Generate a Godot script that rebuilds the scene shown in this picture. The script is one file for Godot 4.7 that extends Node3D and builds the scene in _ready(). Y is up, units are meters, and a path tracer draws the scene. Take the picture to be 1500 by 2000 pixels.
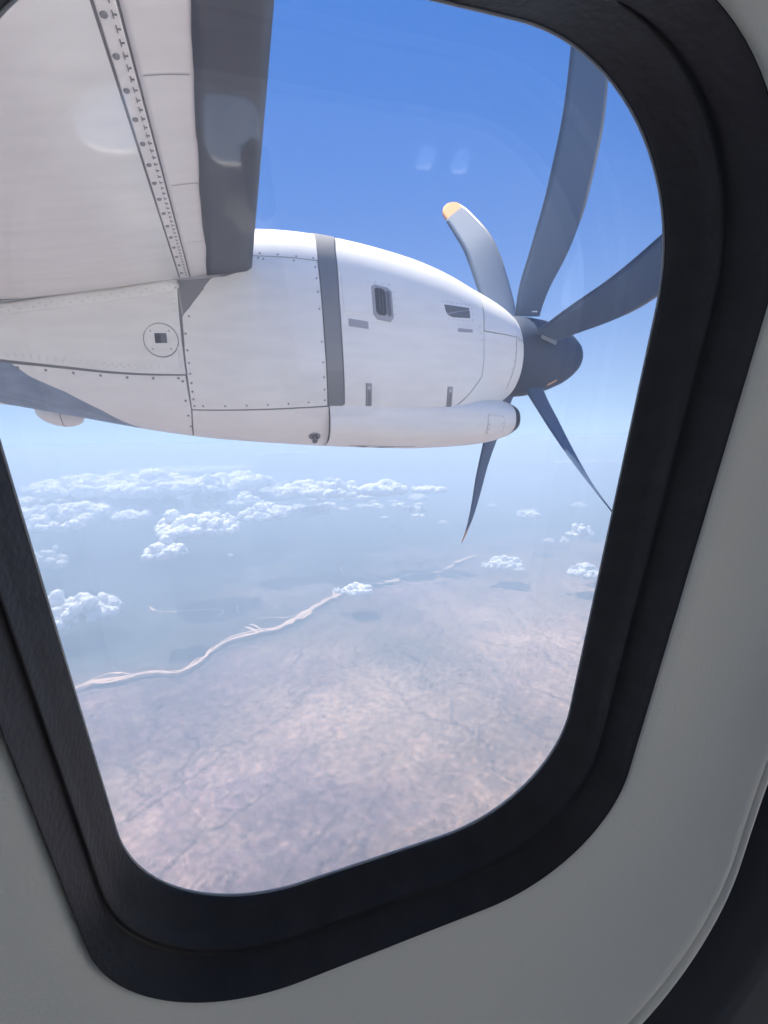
extends Node3D

# The eye is the origin. Aircraft axes: x forward, y up, -z outboard (left wing side). The aircraft flies nose up by PITCH in the level world.
const PITCH := 2.0
const H := 5500.0            # metres above the ground
const R_EARTH := 6371000.0
const GROUND_END := 262000.0
const HZ := -3.05            # the engine's centre line
const HX := 2.069
const HY := 0.545
const LIFT := 0.005

var P := Transform3D(Basis(Vector3(0, 0, 1), deg_to_rad(PITCH)), Vector3.ZERO)
var cam_basis := Basis(Vector3(0.95216, -0.05416, 0.30076), Vector3(0.10071, 0.98481, -0.14147), Vector3(-0.28853, 0.16499, 0.94315))
var M := {}

# stations of the nacelle: x, top, bottom, half width, squareness
var NX := [-1.15, -0.8, -0.5, -0.2, 0.1, 0.4, 0.7, 1.0, 1.2, 1.4, 1.55, 1.7, 1.8, 1.87]
var NT := [1.151, 1.16, 1.168, 1.175, 1.169, 1.174, 1.153, 1.11, 1.066, 1.005, 0.945, 0.88, 0.832, 0.792]
var NB := [0.274, 0.187, 0.113, 0.051, 0.007, -0.03, -0.062, -0.088, -0.1, -0.08, 0.01, 0.105, 0.17, 0.21]
var NW := [0.36, 0.4, 0.43, 0.45, 0.46, 0.47, 0.47, 0.46, 0.45, 0.43, 0.385, 0.36, 0.33, 0.294]
var NE := [2.6, 2.8, 3.0, 3.0, 3.0, 3.0, 2.9, 2.7, 2.6, 2.4, 2.3, 2.2, 2.1, 2.0]
# stations of the air scoop under it
var SX := [0.52, 0.7, 1.0, 1.2, 1.4, 1.55, 1.68, 1.76, 1.8]
var STP := [0.32, 0.31, 0.29, 0.265, 0.24, 0.222, 0.208, 0.195, 0.18]
var SBT := [-0.047, -0.066, -0.092, -0.104, -0.107, -0.104, -0.092, -0.075, -0.06]
var SWD := [0.434, 0.432, 0.423, 0.418, 0.416, 0.412, 0.402, 0.382, 0.362]
var SNE := [3.0, 3.0, 3.0, 3.0, 2.9, 2.8, 2.6, 2.5, 2.5]


func _ready() -> void:
	var cam := Camera3D.new()
	cam.name = "camera"
	cam.keep_aspect = Camera3D.KEEP_HEIGHT
	cam.fov = 96.03
	cam.near = 0.01
	cam.far = 600000.0
	cam.transform = P * Transform3D(cam_basis.orthonormalized(), Vector3.ZERO)
	add_child(cam)
	cam.current = true

	var env := Environment.new()
	var sky_mat := ProceduralSkyMaterial.new()
	sky_mat.sky_top_color = Color(0.029, 0.092, 0.285).linear_to_srgb()
	sky_mat.sky_horizon_color = Color(0.238, 0.325, 0.435).linear_to_srgb()
	sky_mat.sky_curve = 0.15
	sky_mat.ground_bottom_color = Color(0.18, 0.2, 0.24).linear_to_srgb()
	sky_mat.ground_horizon_color = Color(0.2, 0.29, 0.38).linear_to_srgb()
	sky_mat.sun_angle_max = 12.0
	var sky := Sky.new()
	sky.sky_material = sky_mat
	env.background_mode = Environment.BG_SKY
	env.sky = sky
	env.tonemap_mode = Environment.TONE_MAPPER_LINEAR
	env.tonemap_exposure = 3.4
	env.sdfgi_enabled = true
	env.ssao_enabled = true
	env.ssil_enabled = true
	env.fog_enabled = true
	env.fog_density = 0.00007
	env.fog_light_color = Color(0.56, 0.75, 1.0).linear_to_srgb()
	var we := WorldEnvironment.new()
	we.name = "world_environment"
	we.environment = env
	add_child(we)

	var sun := DirectionalLight3D.new()
	sun.name = "sun"
	sun.light_color = Color(1.0, 0.96, 0.9)
	sun.light_energy = 1.6
	sun.light_angular_distance = 0.53
	sun.shadow_enabled = true
	var to_sun := Vector3(-0.2, 0.92, -0.33).normalized()
	sun.basis = Basis.looking_at(-to_sun, Vector3(1, 0, 0))
	add_child(sun)

	make_materials()
	build_ground()
	build_rivers()
	build_clouds()
	build_fuselage()
	build_wing()
	build_nacelle()
	build_propeller()
	build_window()
	build_seat()


# ---------------------------------------------------------------- helpers

func noise_tex(size: int, freq: float, octaves: int, sd: int, ramp: Gradient = null) -> NoiseTexture2D:
	var n := FastNoiseLite.new()
	n.seed = sd
	n.noise_type = FastNoiseLite.TYPE_SIMPLEX_SMOOTH
	n.frequency = freq
	n.fractal_octaves = octaves
	var t := NoiseTexture2D.new()
	t.width = size
	t.height = size
	t.seamless = true
	t.noise = n
	if ramp:
		t.color_ramp = ramp
	return t


func ramp(a: Color, b: Color, c = null) -> Gradient:
	var g := Gradient.new()
	g.set_color(0, a.linear_to_srgb())
	g.set_color(1, b.linear_to_srgb())
	if c != null:
		g.add_point(0.5, (c as Color).linear_to_srgb())
	return g


func mat(called: String, lin: Color, rough := 0.6, metal := 0.0) -> StandardMaterial3D:
	var m := StandardMaterial3D.new()
	m.resource_name = called
	m.albedo_color = lin.linear_to_srgb()
	m.roughness = rough
	m.metallic = metal
	M[called] = m
	return m


func textured(called: String, tex: Texture2D, scale: Vector3, rough: float) -> StandardMaterial3D:
	var m := mat(called, Color(1, 1, 1), rough)
	m.albedo_texture = tex
	m.uv1_triplanar = true
	m.uv1_scale = scale
	return m


func bumped(m: StandardMaterial3D, tex: Texture2D, cm: float) -> void:
	m.heightmap_enabled = true
	m.heightmap_texture = tex
	m.heightmap_scale = cm


func make_materials() -> void:
	var dirt := noise_tex(512, 0.012, 5, 4, ramp(Color(0.765, 0.75, 0.705), Color(0.875, 0.86, 0.805)))
	textured("white_paint", dirt, Vector3(0.5, 2.2, 2.2), 0.38)
	var soot := noise_tex(512, 0.014, 5, 9, ramp(Color(0.16, 0.21, 0.28), Color(0.34, 0.42, 0.52)))
	textured("sooty_paint", soot, Vector3(0.7, 2.5, 2.5), 0.5)
	var boot := noise_tex(512, 0.01, 5, 14, ramp(Color(0.035, 0.04, 0.05), Color(0.075, 0.08, 0.092)))
	textured("boot_rubber", boot, Vector3(2.0, 2.0, 0.7), 0.5)
	mat("gap_dark", Color(0.22, 0.22, 0.225), 0.8)
	mat("strap_metal", Color(0.2, 0.205, 0.21), 0.45, 0.2)
	mat("screw_dark", Color(0.24, 0.24, 0.25), 0.5, 0.2)
	mat("rivet_light", Color(0.75, 0.75, 0.74), 0.35)
	mat("panel_grey", Color(0.36, 0.355, 0.37), 0.5)
	mat("hole_dark", Color(0.05, 0.055, 0.065), 0.7)
	mat("grille_dark", Color(0.14, 0.15, 0.16), 0.6)
	mat("lip_black", Color(0.03, 0.033, 0.04), 0.5)
	mat("blade_grey", Color(0.085, 0.13, 0.21), 0.7).metallic_specular = 0.3
	mat("tip_orange", Color(0.55, 0.31, 0.18), 0.8).metallic_specular = 0.2
	mat("spinner_dark", Color(0.05, 0.072, 0.115), 0.6).metallic_specular = 0.3
	mat("edge_strip", Color(0.16, 0.18, 0.21), 0.4)
	mat("strip_steel", Color(0.55, 0.57, 0.6), 0.3, 0.6)
	mat("mark_orange", Color(0.8, 0.42, 0.2), 0.5)
	mat("cloud_white", Color(0.93, 0.93, 0.94), 1.0)
	M.cloud_white.backlight_enabled = true
	M.cloud_white.backlight = Color(0.8, 0.8, 0.8)
	M.cloud_white.specular_mode = BaseMaterial3D.SPECULAR_DISABLED
	mat("sand", Color(0.56, 0.40, 0.31), 1.0)
	M.sand.specular_mode = BaseMaterial3D.SPECULAR_DISABLED
	var g := mat("ground", Color(1, 1, 1), 1.0)
	g.vertex_color_use_as_albedo = true
	var speck := noise_tex(1024, 0.024, 6, 51)
	speck.noise.fractal_gain = 0.6
	speck.noise.domain_warp_enabled = true
	speck.noise.domain_warp_amplitude = 22.0
	speck.noise.domain_warp_frequency = 0.012
	var sr := Gradient.new()
	sr.offsets = PackedFloat32Array([0.0, 0.36, 0.47, 0.56, 0.66, 1.0])
	sr.colors = PackedColorArray([Color(0.78, 0.78, 0.8), Color(0.84, 0.84, 0.85), Color(0.9, 0.9, 0.9), Color(0.92, 0.92, 0.92), Color(0.98, 0.97, 0.96), Color(1, 1, 1)])
	speck.color_ramp = sr
	g.detail_enabled = true
	g.detail_albedo = speck
	g.detail_blend_mode = BaseMaterial3D.BLEND_MODE_MUL
	g.detail_uv_layer = BaseMaterial3D.DETAIL_UV_2
	g.uv2_triplanar = true
	g.uv2_world_triplanar = true
	g.uv2_scale = Vector3.ONE / 5300.0
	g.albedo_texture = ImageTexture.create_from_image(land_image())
	g.specular_mode = BaseMaterial3D.SPECULAR_DISABLED
	var grain := noise_tex(512, 0.09, 3, 21)
	var pan := mat("liner_grey", Color(0.78, 0.745, 0.635), 0.8)
	pan.uv1_triplanar = true
	pan.uv1_scale = Vector3(9, 9, 9)
	bumped(pan, grain, 0.025)
	var rub := textured("seal_rubber", noise_tex(512, 0.02, 5, 33, ramp(Color(0.024, 0.0225, 0.0225), Color(0.038, 0.035, 0.036))), Vector3(5, 5, 5), 0.5)
	bumped(rub, grain, 0.03)
	rub.metallic_specular = 0.3
	mat("shell_white", Color(0.84, 0.84, 0.83), 0.5)
	mat("gap_shade_black", Color(0.006, 0.006, 0.007), 0.9)  # black painted for the shadow in the gap beyond the rim
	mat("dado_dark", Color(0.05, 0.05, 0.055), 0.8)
	mat("edge_highlight", Color(0.3, 0.31, 0.32), 0.35)  # light grey painted as the highlight along the glass edge
	mat("fleck_white", Color(0.8, 0.8, 0.8), 0.6)
	var pane := mat("pane", Color(0.75, 0.76, 0.8), 0.04)
	pane.transparency = BaseMaterial3D.TRANSPARENCY_ALPHA
	pane.albedo_color = Color(0.88, 0.89, 0.91, 0.12)
	pane.metallic_specular = 0.5


var used := {}


func numbered(called: String) -> String:
	if not used.has(called):
		used[called] = 0
		return called
	used[called] += 1
	return "%s_%03d" % [called, used[called]]


func tag(o: Node, label: String, category: String, group := "", kind := "") -> void:
	if label:
		o.set_meta("label", label)
	if category:
		o.set_meta("category", category)
	if group:
		o.set_meta("group", group)
	if kind:
		o.set_meta("kind", kind)


func thing(called: String, label: String, category: String, at := Vector3.ZERO, group := "") -> Node3D:
	var o := Node3D.new()
	o.name = numbered(called)
	o.transform = P * Transform3D(Basis.IDENTITY, at)
	add_child(o)
	tag(o, label, category, group)
	return o


# a mesh from a SurfaceTool whose points are given in the thing's own axes
func part(called: String, st: SurfaceTool, m: Material, parent: Node, normals := true) -> MeshInstance3D:
	if normals:
		st.generate_normals()
	var o := MeshInstance3D.new()
	o.name = called
	o.mesh = st.commit()
	o.material_override = m
	parent.add_child(o, true)
	return o


func tool(smooth := true) -> SurfaceTool:
	var st := SurfaceTool.new()
	st.begin(Mesh.PRIMITIVE_TRIANGLES)
	st.set_smooth_group(0 if smooth else -1)
	return st


func tri(st: SurfaceTool, a: Vector3, b: Vector3, c: Vector3) -> void:
	st.add_vertex(a)
	st.add_vertex(b)
	st.add_vertex(c)


func quad(st: SurfaceTool, a: Vector3, b: Vector3, c: Vector3, d: Vector3) -> void:
	tri(st, a, b, c)
	tri(st, a, c, d)


# rings of points joined by a skin; out_from tells which way is outside (away from it)
func loft(st: SurfaceTool, rings: Array, closed := true, flip := false) -> void:
	for i in rings.size() - 1:
		var a: PackedVector3Array = rings[i]
		var b: PackedVector3Array = rings[i + 1]
		var n := a.size()
		for k in (n if closed else n - 1):
			var l := (k + 1) % n
			if flip:
				quad(st, a[k], a[l], b[l], b[k])
			else:
				quad(st, a[k], b[k], b[l], a[l])


func fan(st: SurfaceTool, ring: PackedVector3Array, flip := false) -> void:
	var c := Vector3.ZERO
	for p in ring:
		c += p
	c /= ring.size()
	for k in ring.size():
		var l := (k + 1) % ring.size()
		if flip:
			tri(st, c, ring[l], ring[k])
		else:
			tri(st, c, ring[k], ring[l])


func box(st: SurfaceTool, t: Transform3D, s: Vector3) -> void:
	var h := s / 2.0
	var p := []
	for x in [-1, 1]:
		for y in [-1, 1]:
			for z in [-1, 1]:
				p.append(t * Vector3(h.x * x, h.y * y, h.z * z))
	for f in [[0, 1, 3, 2], [4, 6, 7, 5], [0, 4, 5, 1], [2, 3, 7, 6], [0, 2, 6, 4], [1, 5, 7, 3]]:
		quad(st, p[f[3]], p[f[2]], p[f[1]], p[f[0]])


func lathe_x(st: SurfaceTool, prof: Array, cy: float, cz: float, n := 48) -> void:
	var rings := []
	for p in prof:
		var r := PackedVector3Array()
		for k in n:
			var a := TAU * k / n
			r.append(Vector3(p[0], cy + p[1] * sin(a), cz + p[1] * cos(a)))
		rings.append(r)
	loft(st, rings, true, true)


func curve(x: float, xs: Array, ys: Array) -> float:
	var n := xs.size()
	x = clampf(x, xs[0], xs[n - 1])
	var i := 0
	while i < n - 2 and x >= xs[i + 1]:
		i += 1
	var h: float = xs[i + 1] - xs[i]
	var t: float = (x - xs[i]) / h
	var d: float = (ys[i + 1] - ys[i]) / h
	var m0: float = d if i == 0 else (d + (ys[i] - ys[i - 1]) / (xs[i] - xs[i - 1])) / 2.0
	var m1: float = d if i == n - 2 else (d + (ys[i + 2] - ys[i + 1]) / (xs[i + 2] - xs[i + 1])) / 2.0
	var t2: float = t * t
	var t3: float = t2 * t
	return (2 * t3 - 3 * t2 + 1) * ys[i] + (t3 - 2 * t2 + t) * h * m0 + (3 * t2 - 2 * t3) * ys[i + 1] + (t3 - t2) * h * m1


# ---------------------------------------------------------------- ground, river, clouds

func ground_y(x: float, z: float) -> float:
	return -H - (x * x + z * z) / (2.0 * R_EARTH)


# where a pixel of the 1500 x 2000 photograph's survey sight line meets a level "down" metres under the eye; used to survey far places once
func survey(px: float, py: float, down: float) -> Vector3:
	var r: Vector3 = P.basis * (cam_basis.orthonormalized() * Vector3(px - 750.0, 1000.0 - py, -900.0)).normalized()
	var t := down / -r.y if r.y < 0 else 200000.0
	for i in 6:
		var p := r * t
		t = (down + (p.x * p.x + p.z * p.z) / (2.0 * R_EARTH)) / maxf(-r.y, 0.02)
	return r * t


var river_line := PackedVector2Array()


func build_ground() -> void:
	var broad := FastNoiseLite.new()
	broad.seed = 3
	broad.noise_type = FastNoiseLite.TYPE_SIMPLEX_SMOOTH
	broad.frequency = 1.0 / 9000.0
	broad.fractal_octaves = 5
	broad.domain_warp_enabled = true
	broad.domain_warp_amplitude = 2500.0
	broad.domain_warp_frequency = 1.0 / 7000.0
	var fine := FastNoiseLite.new()
	fine.seed = 8
	fine.noise_type = FastNoiseLite.TYPE_SIMPLEX_SMOOTH
	fine.frequency = 1.0 / 1300.0
	fine.domain_warp_enabled = true
	fine.domain_warp_amplitude = 260.0
	fine.domain_warp_frequency = 1.0 / 900.0
	fine.domain_warp_fractal_octaves = 3
	fine.fractal_octaves = 6
	fine.fractal_gain = 0.72
	var creek := FastNoiseLite.new()
	creek.seed = 12
	creek.noise_type = FastNoiseLite.TYPE_SIMPLEX_SMOOTH
	creek.frequency = 1.0 / 4600.0
	creek.fractal_type = FastNoiseLite.FRACTAL_RIDGED
	creek.fractal_octaves = 3
	creek.domain_warp_enabled = true
	creek.domain_warp_amplitude = 1300.0
	creek.domain_warp_frequency = 1.0 / 2500.0
	var main_line := [[-300, 1480], [140, 1355], [180, 1340], [205, 1336], [235, 1331], [262, 1326], [300, 1320], [345, 1322], [380, 1305], [425, 1270], [460, 1252], [505, 1242], [540, 1232], [575, 1215], [600, 1199], [630, 1183], [655, 1170], [680, 1155], [720, 1145], [765, 1139], [800, 1126], [840, 1124], [875, 1115], [890, 1103], [934, 1087], [1300, 1040], [2500, 960]]
	for p in main_line:
		var q := survey(p[0], p[1], H)
		river_line.append(Vector2(q.x, q.z))
	var az := []
	for i in 60:
		az.append(-180.0 + i * 2.0)
	for i in 1000:
		az.append(-60.0 + i * 130.0 / 1000.0)
	for i in 56:
		az.append(70.0 + i * 110.0 / 55.0)
	az[az.size() - 1] = 180.0
	var na := az.size()
	var nr := 760
	var pos := PackedVector3Array()
	var col := PackedColorArray()
	var nor := PackedVector3Array()
	var uvs := PackedVector2Array()
	uvs.resize(na * nr)
	pos.resize(na * nr)
	col.resize(na * nr)
	nor.resize(na * nr)
	for j in nr:
		var d := 0.0 if j == 0 else 2600.0 * exp(log(GROUND_END / 2600.0) * (j - 1) / (nr - 2.0))
		var near := clampf(1.0 - d / 60000.0, 0.0, 1.0)
		for i in na:
			var a := deg_to_rad(az[i])
			var x := d * sin(a)
			var z := -d * cos(a)
			var b := broad.get_noise_2d(x, z)
			var f := fine.get_noise_2d(x * 0.8 - z * 0.35, x * 0.5 + z * 1.1)
			var c := creek.get_noise_2d(x, z)
			# which side of the river: the far bank is darker, wetter country
			var side := -10000.0
			if absf(az[i]) < 75.0:
				side = far_bank(x, z)
			var wet := clampf(0.5 + side / 9000.0 + b * 0.9, 0.0, 1.0)
			if side < -500.0:
				wet = minf(wet, clampf(0.30 + side / 16000.0 + b * 0.9, 0.0, 1.0))
			elif side > 500.0:
				wet = maxf(wet, clampf(0.66 + b * 0.9 + f * 0.25, 0.35, 1.0))
			var zone := clampf(0.5 + b * 2.3 + (x - 2500.0) / 14000.0 - (-z - 9000.0) / 26000.0, 0.0, 1.0)
			var dry := Color(0.22, 0.14, 0.145).lerp(Color(0.47, 0.315, 0.235), zone)
			dry = dry.lerp(Color(0.54, 0.38, 0.29), smoothstep(0.2, 0.27, f) * 0.14 + smoothstep(0.0, 0.6, f) * 0.14)
			dry = dry.lerp(Color(0.16, 0.115, 0.115), smoothstep(0.2, 0.27, -f) * 0.12 + smoothstep(0.0, 0.6, -f) * 0.14)
			var ledge := absf(fposmod(b * 9.0 + f * 0.7, 1.0) - 0.5)
			dry = dry.lerp(Color(0.55, 0.39, 0.30), smoothstep(0.44, 0.49, ledge) * 0.45)
			var k := dry.lerp(Color(0.05, 0.07, 0.068), wet)
			var cr := smoothstep(0.90, 0.95, c)
			k = k.lerp(Color(0.09, 0.08, 0.075), cr * 0.75 * (1.0 - 0.5 * wet))
			k *= 1.62 + 0.12 * f
			var n := j * na + i
			col[n] = k
			var up := near * (f * 30.0 + b * 40.0 - cr * 20.0)
			up *= smoothstep(500.0, 3500.0, absf(side))
			pos[n] = Vector3(x, ground_y(x, z) + up, z)
			uvs[n] = Vector2(pingpong((x + 7000.0) / 24000.0, 1.0), pingpong((-z - 3000.0) / 24000.0, 1.0))
	for j in nr:
		for i in na:
			var n := j * na + i
			var ip := n + (1 if i < na - 1 else 0)
			var im := n - (1 if i > 0 else 0)
			var jp := n + (na if j < nr - 1 else 0)
			var jm := n - (na if j > 0 else 0)
			var v := (pos[ip] - pos[im]).cross(pos[jp] - pos[jm])
			if j < 2:
				v = Vector3.UP
			nor[n] = (v if v.y > 0 else -v).normalized()
	var idx := PackedInt32Array()
	idx.resize((na - 1) * (nr - 1) * 6)
	var w := 0
	for j in nr - 1:
		for i in na - 1:
			var n := j * na + i
			idx[w] = n
			idx[w + 1] = n + na
			idx[w + 2] = n + 1
			idx[w + 3] = n + 1
			idx[w + 4] = n + na
			idx[w + 5] = n + na + 1
			w += 6
	var arr := []
	arr.resize(Mesh.ARRAY_MAX)
	arr[Mesh.ARRAY_VERTEX] = pos
	arr[Mesh.ARRAY_NORMAL] = nor
	arr[Mesh.ARRAY_COLOR] = col
	arr[Mesh.ARRAY_TEX_UV] = uvs
	arr[Mesh.ARRAY_INDEX] = idx
	var mesh := ArrayMesh.new()
	mesh.add_surface_from_arrays(Mesh.PRIMITIVE_TRIANGLES, arr)
	var o := MeshInstance3D.new()
	o.name = "ground"
	o.mesh = mesh
	o.material_override = M.ground
	add_child(o)
	tag(o, "hazy reddish brown dry plain far below the aircraft, darker beyond the river", "ground", "", "structure")


# a map of pale crests, dull hollows and dark dry creeks: heights, drained to the border along the lowest way out
func land_image() -> Image:
	var N := 1024
	var D := 512
	var n := FastNoiseLite.new()
	n.seed = 31
	n.noise_type = FastNoiseLite.TYPE_SIMPLEX_SMOOTH
	n.frequency = 1.0 / 330.0
	n.fractal_octaves = 7
	n.fractal_gain = 0.48
	n.domain_warp_enabled = true
	n.domain_warp_amplitude = 45.0
	n.domain_warp_frequency = 1.0 / 160.0
	# heights, then every cell drained to the border along the lowest way out
	var h := PackedFloat32Array()
	h.resize(N * N)
	for y in N:
		for x in N:
			h[y * N + x] = n.get_noise_2d(x, y) * 60.0 + x * 0.06 + y * 0.08
	var buckets := []
	for i in 2048:
		buckets.append(PackedInt32Array())
	var to := PackedInt32Array()
	to.resize(D * D)
	to.fill(-2)
	var order := PackedInt32Array()
	for k in D:
		for i in [k, k * D]:
			if to[i] == -2:
				to[i] = -1
				buckets[clampi(int((h[(i / D) * 2 * N + (i % D) * 2] + 120.0) * 5.0), 0, 2047)].append(i)
	var off := [-1, 1, -D, D, -D - 1, -D + 1, D - 1, D + 1]
	var rng := RandomNumberGenerator.new()
	rng.seed = 9
	var b := 0
	while b < 2048:
		if buckets[b].is_empty():
			b += 1
			continue
		var q: PackedInt32Array = buckets[b]
		buckets[b] = PackedInt32Array()
		for i in q:
			order.append(i)
			var x := i % D
			for o in off:
				var j: int = i + o
				if j < 0 or j >= D * D or absi(j % D - x) > 1 or to[j] != -2:
					continue
				to[j] = i
				var f := clampi(int((h[(j / D) * 2 * N + (j % D) * 2] + 120.0) * 5.0), 0, 2047)
				buckets[mini(f if f > b else b + rng.randi() % 14, 2047)].append(j)
	var acc := PackedFloat32Array()
	acc.resize(D * D)
	acc.fill(1.0)
	for k in range(order.size() - 1, -1, -1):
		var i := order[k]
		if to[i] >= 0:
			acc[to[i]] += acc[i]
	var im := Image.create(N, N, false, Image.FORMAT_RGB8)
	var m := FastNoiseLite.new()
	m.seed = 5
	m.frequency = 1.0 / 220.0
	m.fractal_octaves = 4
	for y in N:
		for x in N:
			var i := y * N + x
			var r := 4
			var curv := 0.0
			if x > r and y > r and x < N - r - 1 and y < N - r - 1:
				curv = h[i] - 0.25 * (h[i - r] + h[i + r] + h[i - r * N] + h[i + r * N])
			var fx := minf(x / 2.0, D - 1.001)
			var fy := minf(y / 2.0, D - 1.001)
			var c := int(fy) * D + int(fx)
			var u := fx - int(fx)
			var v := fy - int(fy)
			var a := lerpf(lerpf(creek_tone(acc[c]), creek_tone(acc[mini(c + 1, D * D - 1)]), u), lerpf(creek_tone(acc[mini(c + D, D * D - 1)]), creek_tone(acc[mini(c + D + 1, D * D - 1)]), u), v)
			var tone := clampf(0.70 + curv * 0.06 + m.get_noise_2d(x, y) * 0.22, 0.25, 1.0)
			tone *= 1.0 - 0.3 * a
			im.set_pixel(x, y, Color(tone, tone, tone))
	return im

func creek_tone(a: float) -> float:
	return smoothstep(4.0, 7.5, log(a))


func far_bank(x: float, z: float) -> float:
	var p := Vector2(x, z)
	var best := 1e12
	var sgn := 1.0
	for i in river_line.size() - 1:
		var a := river_line[i]
		var b := river_line[i + 1]
		var q := Geometry2D.get_closest_point_to_segment(p, a, b)
		var d := p.distance_squared_to(q)
		if d < best:
			best = d
			sgn = -signf((b - a).cross(p - a))
	return sqrt(best) * sgn


func ribbon(st: SurfaceTool, pts: Array, seed_at: int, over := 110.0, strand := 0.0) -> void:
	var n := FastNoiseLite.new()
	n.seed = seed_at
	n.frequency = 1.0 / 600.0
	n.fractal_octaves = 3
	var c := Curve3D.new()
	var wide := []
	for p in pts:
		var q := survey(p[0], p[1], H)
		c.add_point(Vector3(q.x, 0, q.z))
		var dist := q.length()
		wide.append(p[2] * 1.15 / 900.0 * dist)
	# rounded bends
	for i in range(1, pts.size() - 1):
		var t := (c.get_point_position(i + 1) - c.get_point_position(i - 1)) / 6.0
		c.set_point_in(i, -t)
		c.set_point_out(i, t)
	c.bake_interval = 150.0
	var l := c.get_baked_length()
	var steps := int(clampf(l / 220.0, 12, 260))
	var left := PackedVector3Array()
	var right := PackedVector3Array()
	for k in steps + 1:
		var s := l * k / steps
		var p := c.sample_baked(s)
		var t := (c.sample_baked(minf(s + 120.0, l)) - c.sample_baked(maxf(s - 120.0, 0.0))).normalized()
		var side := Vector3(-t.z, 0, t.x)
		var at := clampf(float(k) / steps * (pts.size() - 1), 0, pts.size() - 1.001)
		var w: float = lerpf(wide[int(at)], wide[int(at) + 1], at - int(at))
		var w1 := w * maxf(0.12, 0.42 + 0.8 * n.get_noise_2d(s, 10.0))
		var w2 := w * maxf(0.12, 0.42 + 0.8 * n.get_noise_2d(s, 90000.0))
		if k == 0 or k == steps:
			w1 *= 0.2
			w2 *= 0.2
		if strand > 0.0:
			p += side * w * strand * sin(s / 900.0 + n.get_noise_2d(s, 500.0) * 3.0)
			w1 *= 0.4
			w2 *= 0.4
		var pl := p + side * w1
		var pr := p - side * w2
		left.append(Vector3(pl.x, ground_y(pl.x, pl.z) + over, pl.z))
		right.append(Vector3(pr.x, ground_y(pr.x, pr.z) + over, pr.z))
	for k in steps:
		quad(st, right[k], right[k + 1], left[k + 1], left[k])


func build_rivers() -> void:
	var lines := [
		["river", "broad sandy braided river winding diagonally across the plain", [[[90, 1378, 10], [140, 1355, 8], [180, 1340, 10], [205, 1336, 5], [235, 1331, 5], [262, 1326, 7], [300, 1320, 7], [345, 1322, 8], [380, 1305, 11], [400, 1290, 12], [425, 1270, 12], [460, 1252, 12], [505, 1242, 10], [540, 1232, 10], [575, 1215, 13], [600, 1199, 15], [630, 1183, 18], [655, 1170, 12], [680, 1155, 9], [720, 1145, 7], [765, 1139, 6], [800, 1126, 8], [840, 1124, 4], [875, 1115, 4], [890, 1103, 6], [920, 1092, 5], [934, 1087, 2]], [[172, 1341, 4], [200, 1327, 3], [230, 1322, 4], [258, 1325, 4]], [[505, 1242, 6], [490, 1234, 4], [478, 1231, 2]], [[515, 1240, 6], [500, 1229, 4], [487, 1226, 2]], [[508, 1214, 2], [535, 1212, 2], [562, 1212, 3], [590, 1204, 3]]]],
		["river", "thin pale tributary joining the broad river above its middle bend", [[[670, 1107, 3], [667, 1118, 3], [680, 1130, 3], [720, 1132, 3], [760, 1138, 4]]]],
		["river", "short pale sand channel in the dark country left of the broad river", [[[292, 1190, 2], [305, 1199, 3], [335, 1201, 2], [380, 1198, 3], [415, 1196, 4], [436, 1198, 4], [432, 1206, 6], [418, 1211, 3]], [[463, 1189, 3], [466, 1203, 3]]]],
		["river", "faint hairline stream near the far end of the dark country", [[[474, 1119, 1.5], [520, 1114, 1.5], [560, 1112, 2], [588, 1113, 1.5]]]],
		["river", "faint stream beyond the right end of the broad river", [[[912, 1072, 1.5], [935, 1068, 2], [955, 1068, 3], [985, 1064, 3]], [[985, 1028, 1.5], [1010, 1034, 1.5], [1025, 1040, 1.5]]]],
	]
	var sd := 40
	for r in lines:
		var st := tool()
		for pts in r[2]:
			sd += 1
			ribbon(st, pts, sd)
			if pts.size() > 20:
				ribbon(st, pts, sd + 500, 114.0, 1.0)
				ribbon(st, pts, sd + 600, 118.0, 0.7)
		var o := part(numbered(r[0]), st, M.sand, self)
		tag(o, r[1], "river", "", "structure")


func icosphere(times: int) -> Array:
	var t := (1.0 + sqrt(5.0)) / 2.0
	var v := [Vector3(-1, t, 0), Vector3(1, t, 0), Vector3(-1, -t, 0), Vector3(1, -t, 0), Vector3(0, -1, t), Vector3(0, 1, t), Vector3(0, -1, -t), Vector3(0, 1, -t), Vector3(t, 0, -1), Vector3(t, 0, 1), Vector3(-t, 0, -1), Vector3(-t, 0, 1)]
	for i in 12:
		v[i] = v[i].normalized()
	var f := [[0, 11, 5], [0, 5, 1], [0, 1, 7], [0, 7, 10], [0, 10, 11], [1, 5, 9], [5, 11, 4], [11, 10, 2], [10, 7, 6], [7, 1, 8], [3, 9, 4], [3, 4, 2], [3, 2, 6], [3, 6, 8], [3, 8, 9], [4, 9, 5], [2, 4, 11], [6, 2, 10], [8, 6, 7], [9, 8, 1]]
	for n in times:
		var mid := {}
		var g := []
		for q in f:
			var m := []
			for e in [[q[0], q[1]], [q[1], q[2]], [q[2], q[0]]]:
				var key := Vector2i(mini(e[0], e[1]), maxi(e[0], e[1]))
				if not mid.has(key):
					mid[key] = v.size()
					v.append(((v[e[0]] + v[e[1]]) / 2.0).normalized())
				m.append(mid[key])
			g.append_array([[q[0], m[0], m[2]], [q[1], m[1], m[0]], [q[2], m[2], m[1]], [m[0], m[1], m[2]]])
		f = g
	return [v, f]


var puffs := []


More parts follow.
